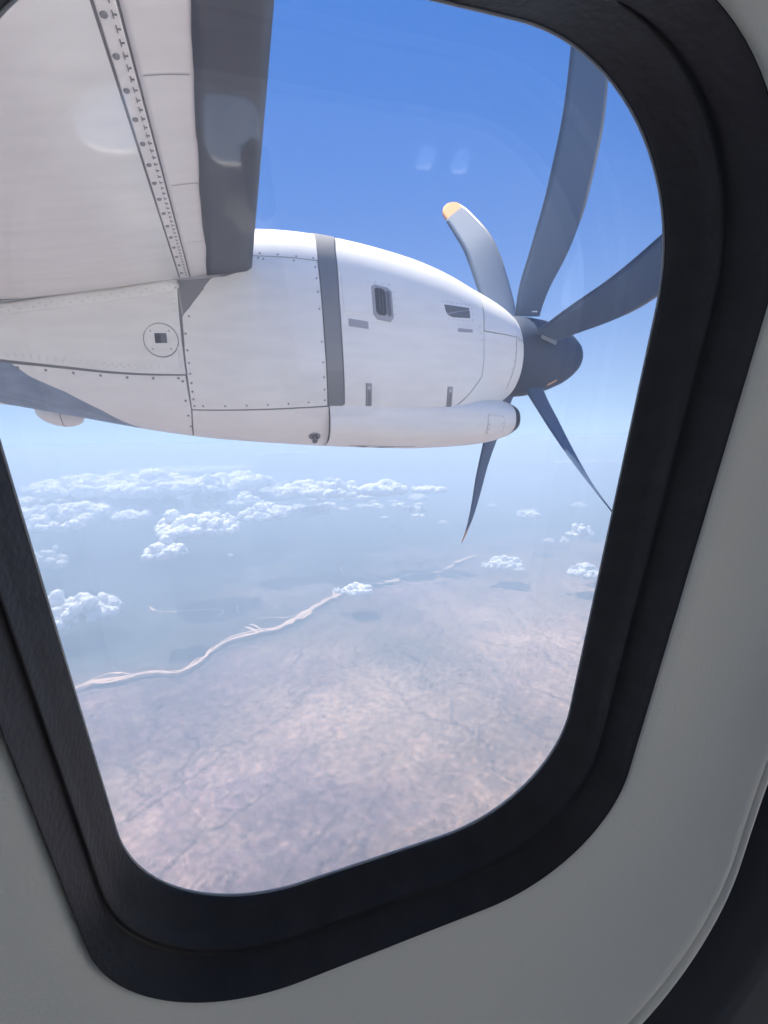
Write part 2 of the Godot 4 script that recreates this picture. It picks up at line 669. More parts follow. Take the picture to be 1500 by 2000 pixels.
func make_puffs() -> void:
	var base := icosphere(3)
	for k in 7:
		var n := FastNoiseLite.new()
		n.seed = 100 + k
		n.noise_type = FastNoiseLite.TYPE_SIMPLEX_SMOOTH
		n.frequency = 2.4
		n.fractal_type = FastNoiseLite.FRACTAL_RIDGED
		n.fractal_octaves = 3
		n.fractal_gain = 0.5
		var pos := PackedVector3Array()
		var nor := PackedVector3Array()
		for v in base[0]:
			pos.append(v * (0.9 - 0.32 * n.get_noise_3dv(v)))
			nor.append(Vector3.ZERO)
		var idx := PackedInt32Array()
		for f in base[1]:
			var a: Vector3 = pos[f[0]]
			var w := (pos[f[1]] - a).cross(pos[f[2]] - a)
			for i in 3:
				nor[f[i]] += w
			idx.append_array([f[0], f[2], f[1]])
		for i in nor.size():
			nor[i] = nor[i].normalized()
		puffs.append([pos, nor, idx])


# a cloud whose base stands at "at": w wide, tall high, deep along the sight line
func cloud_mesh(w: float, tall: float, deep: float, count: int, rng: RandomNumberGenerator, small := 0.11, big := 0.2, flat := 0.85) -> ArrayMesh:
	var pos := PackedVector3Array()
	var nor := PackedVector3Array()
	var idx := PackedInt32Array()
	for k in count:
		var a := rng.randf() * TAU
		var r := sqrt(rng.randf()) * (0.75 if count < 30 else 1.0)
		var x := cos(a) * r
		var z := sin(a) * r
		var hump := (1.0 - 0.75 * r * r) * (0.55 + 0.45 * sin(x * 5.0 + count) * cos(z * 4.0 + w))
		var size := rng.randf_range(small, big) * w * (1.1 - 0.45 * r)
		size = minf(size, tall * 0.55 / flat)
		var y := rng.randf() * maxf(0.05, hump) * maxf(tall - size, tall * 0.3) + size * 0.35
		var b := Basis.from_euler(Vector3(rng.randf() * TAU, rng.randf() * TAU, rng.randf() * TAU)).scaled(Vector3(size, size * flat, size))
		var t := Transform3D(b, Vector3(x * w * 0.46, y, z * deep * 0.46))
		var p: Array = puffs[rng.randi() % puffs.size()]
		var at := pos.size()
		pos.append_array(t * (p[0] as PackedVector3Array))
		nor.append_array(Transform3D(b.orthonormalized()) * (p[1] as PackedVector3Array))
		for i in (p[2] as PackedInt32Array):
			idx.append(i + at)
	var arr := []
	arr.resize(Mesh.ARRAY_MAX)
	arr[Mesh.ARRAY_VERTEX] = pos
	arr[Mesh.ARRAY_NORMAL] = nor
	arr[Mesh.ARRAY_INDEX] = idx
	var m := ArrayMesh.new()
	m.add_surface_from_arrays(Mesh.PRIMITIVE_TRIANGLES, arr)
	return m


func build_clouds() -> void:
	make_puffs()
	var rng := RandomNumberGenerator.new()
	rng.seed = 77
	# survey: x, y of the base's middle, width, height (photograph pixels), puffs, label, group
	var bank := "cumulus heaps of the distant cloud bank"
	var lone := "scattered small cumulus clouds"
	var list := [
		[78, 965, 50, 22, 16, "small low heap at the far left end of the cloud bank", bank],
		[172, 962, 160, 36, 46, "long bumpy heap of the cloud bank left of its tallest tops", bank],
		[305, 962, 160, 44, 52, "tallest wide heap in the middle of the cloud bank", bank],
		[220, 998, 220, 26, 44, "low flat layer heap in front of the tall left heaps", bank],
		[310, 990, 90, 44, 36, "rounded heap standing in front of the tallest heap", bank],
		[410, 988, 64, 50, 30, "single dome shaped heap near the bank's middle", bank],
		[95, 1032, 120, 46, 38, "left heap of the bank with ragged front, beside the window seal", bank],
		[385, 1040, 150, 52, 50, "nearest long ridge of the cloud bank running down to the left", bank],
		[322, 1086, 74, 38, 30, "detached wedge shaped cloud at the lower tip of the near ridge", bank],
		[520, 1012, 110, 36, 36, "heap at the right shoulder of the near ridge", bank],
		[616, 1004, 56, 24, 24, "small round heap apart on the right below the bank", bank],
		[535, 972, 120, 44, 40, "right middle heap of the bank under the engine's tail end", bank],
		[650, 968, 110, 44, 38, "broad heap of the bank under the middle of the engine", bank],
		[748, 962, 100, 26, 30, "low thinning heap at the right end of the cloud bank", bank],
		[470, 950, 120, 30, 30, "pale far heap peeping over the right of the bank", bank],
		[840, 960, 70, 12, 14, "faint flat remnant beyond the right end of the bank", bank],
		[250, 955, 110, 34, 34, "tall heap between the far left heaps and the tallest heap", bank],
		[400, 958, 110, 40, 36, "bright heap just right of the tallest heap", bank],
		[120, 990, 150, 30, 34, "second row heap beside the left window seal", bank],
		[470, 990, 90, 34, 30, "crumbling heap between the near ridge and the right middle heap", bank],
		[590, 965, 90, 34, 30, "heap between the two right middle heaps of the bank", bank],
		[700, 975, 70, 16, 18, "low heap in front of the broad right heap", bank],
		[260, 1012, 70, 16, 16, "thin scrap of cloud between the left heap and the near ridge", bank],
		[555, 1000, 50, 18, 14, "scrap of cloud between the right shoulder and the round heap", bank],
		[360, 925, 260, 14, 40, "flat pale top of the farthest cloud layer on the horizon", bank],
		[150, 1206, 128, 62, 44, "large near white cumulus at the left edge of the view", lone],
		[88, 1108, 66, 42, 26, "cumulus half hidden by the left window seal", lone],
		[708, 991, 34, 9, 10, "thin flat puff just below the right part of the bank", lone],
		[770, 1032, 30, 9, 10, "tiny flat puff below the middle of the scoop", lone],
		[866, 1023, 24, 12, 9, "tiny puff left of the lowest blade tip", lone],
		[697, 1158, 66, 22, 24, "cloud lying over the river's middle reach", lone],
		[659, 1157, 22, 20, 10, "puff just left of the cloud over the river", lone],
		[987, 1106, 64, 30, 24, "cloud beyond the right end of the broad river", lone],
		[952, 1108, 24, 16, 10, "puff touching the left of the cloud beyond the river's end", lone],
		[1010, 1112, 28, 9, 9, "wisp at the lower right of the cloud beyond the river's end", lone],
		[1133, 1046, 46, 30, 22, "bright ragged cloud near the right window seal", lone],
		[1104, 1058, 19, 14, 9, "puff left below the bright ragged cloud", lone],
		[1073, 1058, 19, 13, 9, "second puff to the left of the bright ragged cloud", lone],
		[1142, 1123, 62, 24, 22, "flat based cloud cut by the right window seal", lone],
		[1032, 1008, 46, 14, 14, "long low cloud between the two lower blades", lone],
		[1132, 989, 30, 10, 9, "faint puff under the lower right blade", lone],
		[962, 990, 22, 8, 8, "speck of cloud right of the lowest blade", lone],
		[451, 1086, 13, 8, 6, "speck of cloud alone over the dark country", lone],
	]
	for k in 44:
		var sw := rng.randf_range(16, 46)
		list.append([rng.randf_range(50, 820), rng.randf_range(938, 1016), sw, sw * rng.randf_range(0.22, 0.45), 9, "small scrap of cumulus scattered among the far cloud bank", "scraps of cumulus among the cloud bank"])
	for c in list:
		var q := survey(c[0], c[1], (2150.0 if c[1] <= 968 else 3000.0) if c[6] != lone else (3700.0 if c[1] < 1062 else 4800.0))
		var d := q.length()
		var m := cloud_mesh(c[2] / 900.0 * d, c[3] / 900.0 * d * 1.05, c[2] / 900.0 * d * 0.8, int(c[4] * 3.6), rng, 0.03 if c[4] > 30 else 0.05, 0.14 if c[4] > 30 else 0.19)
		var o := MeshInstance3D.new()
		o.name = numbered("cloud")
		o.mesh = m
		o.material_override = M.cloud_white
		o.position = q
		o.rotation.y = atan2(-q.x, -q.z)
		add_child(o)
		tag(o, c[5], "cloud", c[6])
	# high flat clouds near the horizon
	for c in [[1165, 907, 150, 10, 30, "long flat topped cloud on the horizon by the right window seal", 2.6], [552, 890, 110, 14, 22, "thin streaky high cloud above the bank under the engine", 1.2]]:
		var r: Vector3 = (P.basis * (cam_basis.orthonormalized() * Vector3(c[0] - 750.0, 1000.0 - c[1], -900.0))).normalized()
		var q := r * (36000.0 if c[6] > 2.0 else 30000.0)
		var d := q.length()
		var o := MeshInstance3D.new()
		o.name = numbered("cloud")
		o.mesh = cloud_mesh(c[2] / 900.0 * d, c[3] / 900.0 * d, c[2] / 900.0 * d * 0.5, c[4] * 4, rng, 0.04, 0.11, 0.22)
		o.material_override = M.cloud_white
		o.position = q
		o.rotation.y = atan2(-q.x, -q.z)
		add_child(o)
		tag(o, c[5], "cloud")


# ---------------------------------------------------------------- fuselage shell

const CY := -0.38
const CZ := 1.164


func build_fuselage() -> void:
	var cs := CSGCombiner3D.new()
	cs.name = "fuselage_wall"
	var outer := CSGCylinder3D.new()
	outer.radius = 1.425
	outer.height = 7.2
	outer.sides = 96
	outer.smooth_faces = true
	outer.rotation.z = PI / 2
	outer.position = Vector3(0, CY, CZ)
	outer.name = "skin"
	cs.add_child(outer)
	var inner := CSGCylinder3D.new()
	inner.radius = 1.402
	inner.height = 6.8
	inner.sides = 96
	inner.rotation.z = PI / 2
	inner.position = Vector3(0, CY, CZ)
	inner.operation = CSGShape3D.OPERATION_SUBTRACTION
	inner.name = "hollow"
	cs.add_child(inner)
	var holes := []
	holes.append([0.054, -1, 0.36, 0.54])
	for k in [-6, -5, -4, -3, -2, 2, 3, 4, 5, 6]:
		holes.append([0.055 + 0.5 * k, -1, 0.44, 0.8])  # unseen openings, made oversized to let more light onto the lining
	for k in 5:
		holes.append([-3.15 + 0.46 * k, 1, 0.42, 0.8])  # more unseen openings across the cabin, enlarged for fill light
	for h in [[-0.4, 0.24, 0.27], [0.12, 0.24, 0.27], [1.07, 0.1, 0.11], [1.27, 0.1, 0.11], [2.45, 0.42, 0.8], [2.95, 0.42, 0.8]]:  # last pair unseen and enlarged for fill light; the others mirror in the pane
		holes.append([h[0], 1, h[1], h[2]])
	for h in holes:
		var b := CSGPolygon3D.new()
		b.name = "opening"
		b.polygon = rounded(-h[2] / 2.0, h[2] / 2.0, -h[3] / 2.0, h[3] / 2.0, minf(h[2], h[3]) * 0.3)
		b.depth = 0.6
		b.operation = CSGShape3D.OPERATION_SUBTRACTION
		var tilt := deg_to_rad(13.0 if h[1] < 0 or h[3] > 0.4 else 28.0)
		var v := Vector3(0, cos(tilt), sin(tilt) * -h[1])
		var n := Vector3(0, -sin(tilt), cos(tilt) * -h[1])
		var lift := 0.0
		b.transform = Transform3D(Basis(v.cross(n), v, n), Vector3(h[0], CY, CZ) - n * 1.1 + v * lift)
		cs.add_child(b)
	cs.transform = P
	cs.material_override = M.shell_white
	add_child(cs)
	tag(cs, "white curved cabin wall and fuselage skin round the window", "cabin wall", "", "structure")
	var fl := tool(false)
	box(fl, Transform3D(Basis.IDENTITY, Vector3(0, -1.2, CZ)), Vector3(6.79, 0.06, 2.1))
	var f := part("cabin_floor", fl, M.shell_white, self)
	f.transform = P
	tag(f, "pale cabin floor below the window", "floor", "", "structure")


# ---------------------------------------------------------------- wing

func wing_profile() -> Array:
	# from the upper trailing edge round the nose to the lower trailing edge
	return [Vector2(-2.5, 0.82), Vector2(-1.8, 1.05), Vector2(-1.1, 1.19), Vector2(-0.5, 1.19), Vector2(-0.15, 1.11), Vector2(0.05, 1.02), Vector2(0.13, 0.96), Vector2(0.158, 0.91), Vector2(0.155, 0.882), Vector2(0.13, 0.868), Vector2(0.06, 0.857), Vector2(-0.06, 0.842), Vector2(-0.14, 0.826), Vector2(-0.19, 0.815), Vector2(-0.5, 0.762), Vector2(-0.94, 0.705), Vector2(-1.4, 0.68), Vector2(-1.9, 0.7), Vector2(-2.5, 0.79)]


func lower_y(x: float) -> float:
	var pr := wing_profile()
	for i in range(9, pr.size() - 1):
		if x <= pr[i].x and x >= pr[i + 1].x:
			return lerpf(pr[i].y, pr[i + 1].y, (pr[i].x - x) / (pr[i].x - pr[i + 1].x))
	return 0.86


# a sheet under the wing between chord positions xa > xb (each may run askew from z0 to z1) and hung "down" below the skin
func under_sheet(st: SurfaceTool, xa0: float, xa1: float, xb0: float, xb1: float, z0: float, z1: float, down: float, wave: FastNoiseLite = null) -> void:
	var nz := 60
	var nx := 10
	var rows := []
	for j in nz + 1:
		var t := float(j) / nz
		var z := lerpf(z0, z1, t)
		var xa := lerpf(xa0, xa1, t)
		var xb := lerpf(xb0, xb1, t)
		if wave:
			xb += wave.get_noise_1d(z * 100.0) * 0.014
		var row := PackedVector3Array()
		row.append(Vector3(xa, lower_y(xa) + 0.01, z))
		for i in nx + 1:
			var x := lerpf(xa, xb, float(i) / nx)
			row.append(Vector3(x, lower_y(x) - down, z))
		row.append(Vector3(xb, lower_y(xb) + 0.01, z))
		rows.append(row)
	loft(st, rows, false, false)


func build_wing() -> void:
	var t := thing("aircraft_wing", "white wing overhead with dark rubber leading edge, seen from below", "wing")
	# core
	var st := tool()
	var pr := wing_profile()
	var rings := []
	for z in [0.9, 0.0, -1.0, -2.0, -2.6, -3.6, -6.0, -9.0]:
		var r := PackedVector3Array()
		for p in pr:
			r.append(Vector3(p.x, p.y, z))
		rings.append(r)
	loft(st, rings, true, false)
	fan(st, rings[0], false)
	fan(st, rings[rings.size() - 1], true)
	part("wing_core", st, M.gap_dark, t)
	# upper skin
	var up := tool()
	rings = []
	for z in [0.9, -2.6, -9.0]:
		var r := PackedVector3Array()
		for i in 7:
			r.append(Vector3(pr[i].x, pr[i].y + 0.006, z))
		rings.append(r)
	loft(up, rings, false, false)
	part("upper_skin", up, M.white_paint, t)
	# lower skins: main sheet, access strip, sheet behind the boot
	var z0 := 0.6
	var z1 := -2.64
	st = tool()
	under_sheet(st, -0.161, -0.191, -2.45, -2.45, z0, z1, 0.005)
	part("lower_skin", st, M.white_paint, t)
	st = tool()
	under_sheet(st, -0.121, -0.143, -0.154, -0.184, z0, z1, 0.004)
	part("access_strip", st, M.white_paint, t)
	st = tool()
	under_sheet(st, 0.02, 0.0, -0.115, -0.137, z0, z1, 0.005)
	part("front_skin", st, M.white_paint, t)
	# outboard lower skin beyond the engine
	st = tool()
	under_sheet(st, 0.02, 0.02, -2.45, -2.45, -3.5, -9.0, 0.005)
	part("outer_lower_skin", st, M.white_paint, t)
	# de-icing boot wrapped round the nose with a slightly wavy rear edge
	var wv := FastNoiseLite.new()
	wv.seed = 5
	wv.frequency = 0.03
	st = tool()
	rings = []
	for j in 120:
		var z := lerpf(0.6, -2.66, j / 119.0)
		var back := lerpf(0.0, -0.058, clampf((z + 1.0) / -1.6, -0.5, 1.0)) + wv.get_noise_1d(z * 60.0) * 0.012
		var r := PackedVector3Array()
		r.append(Vector3(-0.06, 1.08, z))
		for q in [Vector2(-0.06, 1.093), Vector2(0.06, 1.03), Vector2(0.12, 0.985), Vector2(0.152, 0.94), Vector2(0.166, 0.91), Vector2(0.162, 0.878), Vector2(0.135, 0.859)]:
			r.append(Vector3(q.x, q.y, z))
		for q in 5:
			var x := lerpf(0.1, back, q / 4.0)
			r.append(Vector3(x, lower_y(x) - 0.011, z))
		r.append(Vector3(back - 0.003, lower_y(back) + 0.006, z))
		rings.append(r)
	loft(st, rings, false, false)
	part("deicing_boot", st, M.boot_rubber, t)
	# fasteners of the access strip: round bolts and short slotted ones
	var bolts := tool(false)
	var slots := tool(false)
	var k := 0
	var z := -0.72
	while z > -2.58:
		var f := (z - 0.6) / (-2.64 - 0.6)
		var xm := lerpf(-0.138, -0.164, f)
		if k % 3 == 0:
			disc(bolts, Vector3(xm - 0.008, lower_y(xm - 0.008) - 0.0045, z), Vector3(0.17, -0.98, 0).normalized(), 0.0085, 0.003)
		var xs := xm + 0.008
		box(slots, Transform3D(Basis.IDENTITY, Vector3(xs, lower_y(xs) - 0.0045, z)), Vector3(0.0022, 0.003, 0.017))
		box(slots, Transform3D(Basis.IDENTITY, Vector3(xs + 0.0045, lower_y(xs) - 0.0045, z)), Vector3(0.006, 0.003, 0.0016))
		k += 1
		z -= 0.0335
	part("strip_bolt", bolts, M.screw_dark, t).set_meta("kind", "stuff")
	part("strip_clip", slots, M.screw_dark, t).set_meta("kind", "stuff")
	# chordwise seams
	for zz in [-0.92, -1.28, -1.75, -2.2]:
		var sm := tool(false)
		for i in 12:
			var xa := lerpf(-0.02, -0.118, i / 12.0)
			var xb := lerpf(-0.02, -0.118, (i + 1) / 12.0)
			quad(sm, Vector3(xa, lower_y(xa) - 0.0064, zz), Vector3(xa, lower_y(xa) - 0.0064, zz + 0.003), Vector3(xb, lower_y(xb) - 0.0064, zz + 0.003), Vector3(xb, lower_y(xb) - 0.0064, zz))
		part("skin_seam", sm, M.panel_grey, t)


func disc(st: SurfaceTool, at: Vector3, n: Vector3, r: float, h: float, seg := 8) -> void:
	var a := n.cross(Vector3(0.31, 0.2, 0.93)).normalized()
	var b := n.cross(a)
	var low := PackedVector3Array()
	var top := PackedVector3Array()
	for k in seg:
		var d := a * cos(TAU * k / seg) + b * sin(TAU * k / seg)
		low.append(at + d * r - n * 0.002)
		top.append(at + d * (r * 0.75 if r < 0.03 else r - 0.003) + n * h)
	loft(st, [low, top], true, false)
	fan(st, top, false)


# ---------------------------------------------------------------- nacelle

func skin(x: float, deg: float, main := true) -> Vector3:
	var a := deg_to_rad(deg)
	var c := cos(a)
	var s := sin(a)
	var t: float
	var b: float
	var w: float
	var n := 2.6
	if main:
		t = curve(x, NX, NT)
		b = curve(x, NX, NB)
		w = curve(x, NX, NW)
		n = curve(x, NX, NE)
	else:
		t = curve(x, SX, STP)
		b = curve(x, SX, SBT)
		w = curve(x, SX, SWD)
		n = curve(x, SX, SNE)
	var z := HZ + w * signf(c) * pow(absf(c), 2.0 / n)
	var y := (t + b) / 2.0 + (t - b) / 2.0 * signf(s) * pow(absf(s), 2.0 / n)
	return Vector3(x, y, z)


func skin_normal(x: float, deg: float, main := true) -> Vector3:
	var e := 2.0
	var u := skin(x + 0.01, deg, main) - skin(x - 0.01, deg, main)
	var v := skin(x, deg + e, main) - skin(x, deg - e, main)
	return u.cross(v).normalized() * -1.0 if u.cross(v).dot(skin(x, deg, main) - Vector3(x, 0.5 if main else 0.05, HZ)) < 0 else u.cross(v).normalized()


# a panel of sheet metal lying on the nacelle: its outline in (x in metres, angle round the body in degrees)
func panel(called: String, outline: Array, m: Material, parent: Node, main := true, lift := LIFT, gap := 0.14) -> MeshInstance3D:
	var poly := PackedVector2Array()
	for p in outline:
		poly.append(Vector2(p[0] * 100.0, p[1]))
	if gap != 0.0:
		var o := Geometry2D.offset_polygon(poly, -gap, Geometry2D.JOIN_MITER)
		if o.size() > 0:
			poly = o[0]
	var lo := poly[0]
	var hi := poly[0]
	for p in poly:
		lo = lo.min(p)
		hi = hi.max(p)
	var st := SurfaceTool.new()
	st.begin(Mesh.PRIMITIVE_TRIANGLES)
	var dx := clampf((hi.x - lo.x) / 6.0, 0.8, 5.0)
	var da := clampf((hi.y - lo.y) / 6.0, 0.7, 4.0)
	var x := lo.x
	while x < hi.x:
		var a := lo.y
		while a < hi.y:
			var cell := PackedVector2Array([Vector2(x, a), Vector2(x + dx, a), Vector2(x + dx, a + da), Vector2(x, a + da)])
			for piece in Geometry2D.intersect_polygons(cell, poly):
				var tr := Geometry2D.triangulate_polygon(piece)
				for i in range(0, tr.size(), 3):
					put_tri(st, piece[tr[i]], piece[tr[i + 1]], piece[tr[i + 2]], lift, main)
			a += da
		x += dx
	# edges turned down to the structure below
	for i in poly.size():
		var p := poly[i]
		var q := poly[(i + 1) % poly.size()]
		var steps := int(clampf(p.distance_to(q) / 3.0, 1, 40))
		for k in steps:
			var u := p.lerp(q, float(k) / steps)
			var v := p.lerp(q, float(k + 1) / steps)
			var nu := skin_normal(u.x / 100, u.y, main)
			var nv := skin_normal(v.x / 100, v.y, main)
			var su := skin(u.x / 100, u.y, main)
			var sv := skin(v.x / 100, v.y, main)
			var c := [su + nu * lift, sv + nv * lift, sv - nv * 0.003, su - nu * 0.003]
			var fn: Vector3 = (c[1] - c[0]).cross(c[2] - c[0]).normalized()
			for j in [0, 1, 2, 0, 2, 3]:
				st.set_normal(-fn)
				st.add_vertex(c[j])
	return part(called, st, m, parent, false)


func put_tri(st: SurfaceTool, a: Vector2, b: Vector2, c: Vector2, lift: float, main: bool) -> void:
	var p := []
	var n := []
	for q in [a, b, c]:
		var nn := skin_normal(q.x / 100, q.y, main)
		n.append(nn)
		p.append(skin(q.x / 100, q.y, main) + nn * lift)
	var f: Vector3 = (p[1] - p[0]).cross(p[2] - p[0])
	var order := [0, 2, 1] if f.dot(n[0]) > 0 else [0, 1, 2]
	for i in order:
		st.set_normal(n[i])
		st.add_vertex(p[i])


func dots(called: String, list: Array, r: float, h: float, m: Material, parent: Node, main := true, lift := LIFT) -> void:
	var st := tool(false)
	for d in list:
		var n := skin_normal(d[0], d[1], main)
		disc(st, skin(d[0], d[1], main) + n * lift, n, r * (d[2] if d.size() > 2 else 1.0), h)
	part(called, st, m, parent).set_meta("kind", "stuff")


func along(a: Array, b: Array, n: int, jit := 0.0) -> Array:
	var o := []
	for k in n:
		var t := float(k) / maxf(n - 1, 1)
		o.append([lerpf(a[0], b[0], t) + (jit if k % 2 else -jit), lerpf(a[1], b[1], t)])
	return o


func rect(x0: float, x1: float, a0: float, a1: float, c := 0.0, ca := 0.0) -> Array:
	if c == 0.0:
		return [[x0, a0], [x1, a0], [x1, a1], [x0, a1]]
	return [[x0 + c, a0], [x1 - c, a0], [x1, a0 + ca], [x1, a1 - ca], [x1 - c, a1], [x0 + c, a1], [x0, a1 - ca], [x0, a0 + ca]]


func build_nacelle() -> void:
	var t := thing("engine_nacelle", "white riveted engine nacelle under the wing with chin air scoop", "engine")
	# the structure under the panels
	var st := tool()
	var rings := []
	for k in 61:
		var x := lerpf(-2.2, 1.87, k / 60.0)
		var r := PackedVector3Array()
		for i in 96:
			if x < -1.15:
				var f := (x + 2.2) / 1.05
				var p := skin(-1.15, 360.0 * i / 96)
				var c := Vector3(-1.15, 0.72, HZ)
				p = c + (p - c) * lerpf(0.25, 1.0, sqrt(f))
				p.x = x
				r.append(p)
			else:
				r.append(skin(x, 360.0 * i / 96))
		rings.append(r)
	loft(st, rings, true, true)
	part("inner_structure", st, M.gap_dark, t)
	var W = M.white_paint
	# side panels facing the cabin
	panel("pylon_panel", [[-1.15, -27.5], [-0.212, -18], [-0.212, -4], [-0.2, 11.5], [-1.15, 6]], W, t)
	panel("corner_plate", [[-0.2, 11.3], [0.0, 14.5], [0.03, 20], [-0.2, 20], [-0.2, 0.5], [-0.188, 0.8]], M.panel_grey, t, true, 0.003, 0.0)
	panel("side_panel", [[-0.045, 13.2], [-0.03, 14.2], [0.03, 15.2], [0.085, 17.7], [0.135, 21.2], [0.16, 25.5], [0.17, 28.2], [0.505, 28.2], [0.505, -30.5], [-0.208, -41], [-0.205, -8.5], [-0.197, 0.4], [-0.185, 1.0], [-0.155, 2.5], [-0.13, 4.5], [-0.1, 7.0], [-0.075, 10.0]], W, t)
	panel("top_panel", [[-1.1, 28.6], [0.508, 28.6], [0.525, 60], [0.53, 120], [-1.1, 120]], W, t)
	panel("rear_top_panel", [[-1.1, 10], [-0.2, 14], [0.1, 28.3], [-1.1, 28.3]], W, t, true, 0.003)
	panel("cowl_strap", [[0.508, -30.5], [0.595, -30], [0.597, 10], [0.61, 40], [0.645, 65], [0.66, 90], [0.66, 120], [0.53, 120], [0.52, 60], [0.508, 28]], M.strap_metal, t, true, 0.009, 0.1)
	panel("cowl_door", [[0.602, -29.8], [1.29, -30.2], [1.40, -22], [1.497, -13.7], [1.512, -4], [1.522, 14], [1.56, 40], [1.60, 62], [1.63, 90], [1.63, 120], [0.668, 120], [0.668, 90], [0.652, 65], [0.617, 40], [0.604, 10]], W, t)
	panel("nose_cowl_upper", [[1.525, 12.4], [1.868, 11.8], [1.868, 120], [1.635, 120], [1.635, 90], [1.605, 62], [1.565, 40]], W, t)
	panel("nose_cowl_lower", [[1.522, 11.8], [1.868, 11.2], [1.868, -120], [1.25, -120], [1.25, -40], [1.30, -30.4], [1.403, -22.4], [1.50, -14], [1.515, -4]], W, t)
	panel("lower_cowl", [[-0.208, -42], [0.512, -31.2], [0.53, -80], [0.53, -130], [-0.24, -130], [-0.236, -84]], W, t)
	panel("belly_cowl", [[0.517, -31.2], [1.24, -30.8], [1.24, -130], [0.535, -130], [0.535, -80]], W, t)
	# the outboard half, which the cabin does not see
	panel("outboard_cowl", [[-1.1, 121], [1.868, 121], [1.868, 229], [-1.1, 229]], W, t)
	# rear fairing: white above, sooty grey below
	panel("rear_fairing", [[-0.985, -27.9], [-0.215, -18.6], [-0.212, -41], [-0.242, -84], [-0.245, -130], [-0.45, -130], [-0.52, -78], [-0.65, -56.5], [-0.785, -43.5], [-0.92, -35.5]], W, t)
	panel("exhaust_shield", [[-1.15, -27.9], [-0.985, -27.9], [-0.92, -35.5], [-0.785, -43.5], [-0.65, -56.5], [-0.52, -78], [-0.45, -130], [-1.15, -130]], M.sooty_paint, t, true, 0.004, 0.05)
	# tail cone aft of the pylon panel
	var tc := tool()
	rings = []
	for k in 16:
		var f := k / 15.0
		var r := PackedVector3Array()
		for i in 72:
			var p := skin(-1.15, 5.0 * i)
			var c := Vector3(-1.15, 0.72, HZ)
			p = c + (p - c) * (lerpf(0.25, 1.0, sqrt(f)) + 0.012)
			p.x = lerpf(-2.2, -1.15, f)
			r.append(p)
		rings.append(r)
	loft(tc, rings, true, true)
	part("tail_cone", tc, M.white_paint, t)
	# air scoop
	st = tool()
	rings = []
	for k in 40:
		var x := lerpf(0.517, 1.752, k / 39.0)
		var r := PackedVector3Array()
		for i in 80:
			r.append(skin(x, 4.5 * i, false))
		rings.append(r)
	loft(st, rings, true, true)
	var scoop := part("air_scoop", st, W, t)
	st = tool()
	rings = []
	for q in [[1.757, 1.0, 0.0], [1.785, 0.995, 0.0], [1.8, 0.985, 0.0], [1.812, 0.95, 0.0], [1.81, 0.9, 0.0], [1.79, 0.86, 0.0], [1.6, 0.84, 0.0]]:
		var r := PackedVector3Array()
		for i in 80:
			var p := skin(minf(q[0], 1.8), 4.5 * i, false)
			var c := Vector3(p.x, 0.06, HZ)
			p = c + (p - c) * q[1]
			p.x = q[0]
			r.append(p)
		rings.append(r)
	loft(st, rings, true, true)
	fan(st, rings[6], false)
	part("intake_lip", st, M.lip_black, scoop)
	panel("access_plate", [[1.532, 5.5], [1.54, 6.5], [1.64, 4.5], [1.648, 3], [1.658, -24], [1.645, -27], [1.53, -25.5], [1.522, -22]], M.gap_dark, scoop, false, 0.0012, -0.12)
	panel("access_plate", [[1.532, 5.5], [1.54, 6.5], [1.64, 4.5], [1.648, 3], [1.658, -24], [1.645, -27], [1.53, -25.5], [1.522, -22]], W, scoop, false, 0.003, 0.1)
	dots("access_screw", [[1.545, 4.5], [1.578, 4.0], [1.61, 3.5], [1.637, 2.8], [1.645, -6], [1.648, -14], [1.645, -22], [1.54, -6], [1.535, -14], [1.533, -22]], 0.0045, 0.002, M.screw_dark, scoop, false, 0.003)
	dots("scoop_screw", along([1.32, 30], [1.58, 38], 6), 0.004, 0.001, M.screw_dark, scoop, false, 0.001)
	# seam between the scoop's side and the cowl
	# fasteners
	dots("panel_screw", [[0.21, 30.5], [0.3, 30], [0.395, 29.8], [0.485, 30], [0.225, 26.5], [0.38, 26.5], [0.2, 27]] + along([0.49, 24], [0.49, -27], 9) + along([-0.19, -2], [-0.193, -38], 8) + along([-0.15, -37.5], [0.40, -29], 6) + [[-0.165, 0.5], [-0.085, 8.5], [0.02, 16.5], [0.09, 21]], 0.0065, 0.002, M.screw_dark, t)
	dots("panel_screw", along([-1.08, -31.5], [-0.25, -20.5], 8) + along([-0.232, -22], [-0.232, -60], 4), 0.008, 0.002, M.screw_dark, t)
	dots("pylon_rivet", along([-0.235, 6], [-0.235, -16], 15, 0.0) + along([-1.12, -24.2], [-0.3, -16.2], 26, 0.0) + along([-1.10, -22.4], [-0.3, -14.8], 24, 0.0) + along([-0.222, 8], [-0.225, -14], 14, 0.0), 0.0055, 0.003, M.rivet_light, t)
	dots("strap_rivet", along([0.522, -28], [0.522, -8], 8) + along([0.58, -28], [0.58, -20], 4) + along([0.535, -28.5], [0.57, -28.5], 3), 0.003, 0.001, M.screw_dark, t, true, 0.009)
	dots("nose_screw", [[1.795, 13.5], [1.79, 9.6], [1.82, 9.4], [1.845, 9.2], [1.49, 14], [1.495, 10], [1.495, 6]] + along([1.782, 4], [1.745, -33], 6), 0.0045, 0.0015, M.screw_dark, t)
	# a thin seam across the lower nose cowl
	panel("nose_seam", [[1.788, 8.6], [1.79, 8.6], [1.781, -14], [1.745, -40], [1.742, -40], [1.779, -14]], M.gap_dark, t, true, 0.0062, 0.0)
	# round access cover with a sight window
	var cover := tool(false)
	var cp := skin(-0.306, -4.5)
	var cn := skin_normal(-0.312, -4.5)
	disc(cover, cp + cn * 0.004, cn, 0.0825, 0.004, 40)
	var cov := part("access_cover_rim", cover, M.gap_dark, t)
	cover = tool(false)
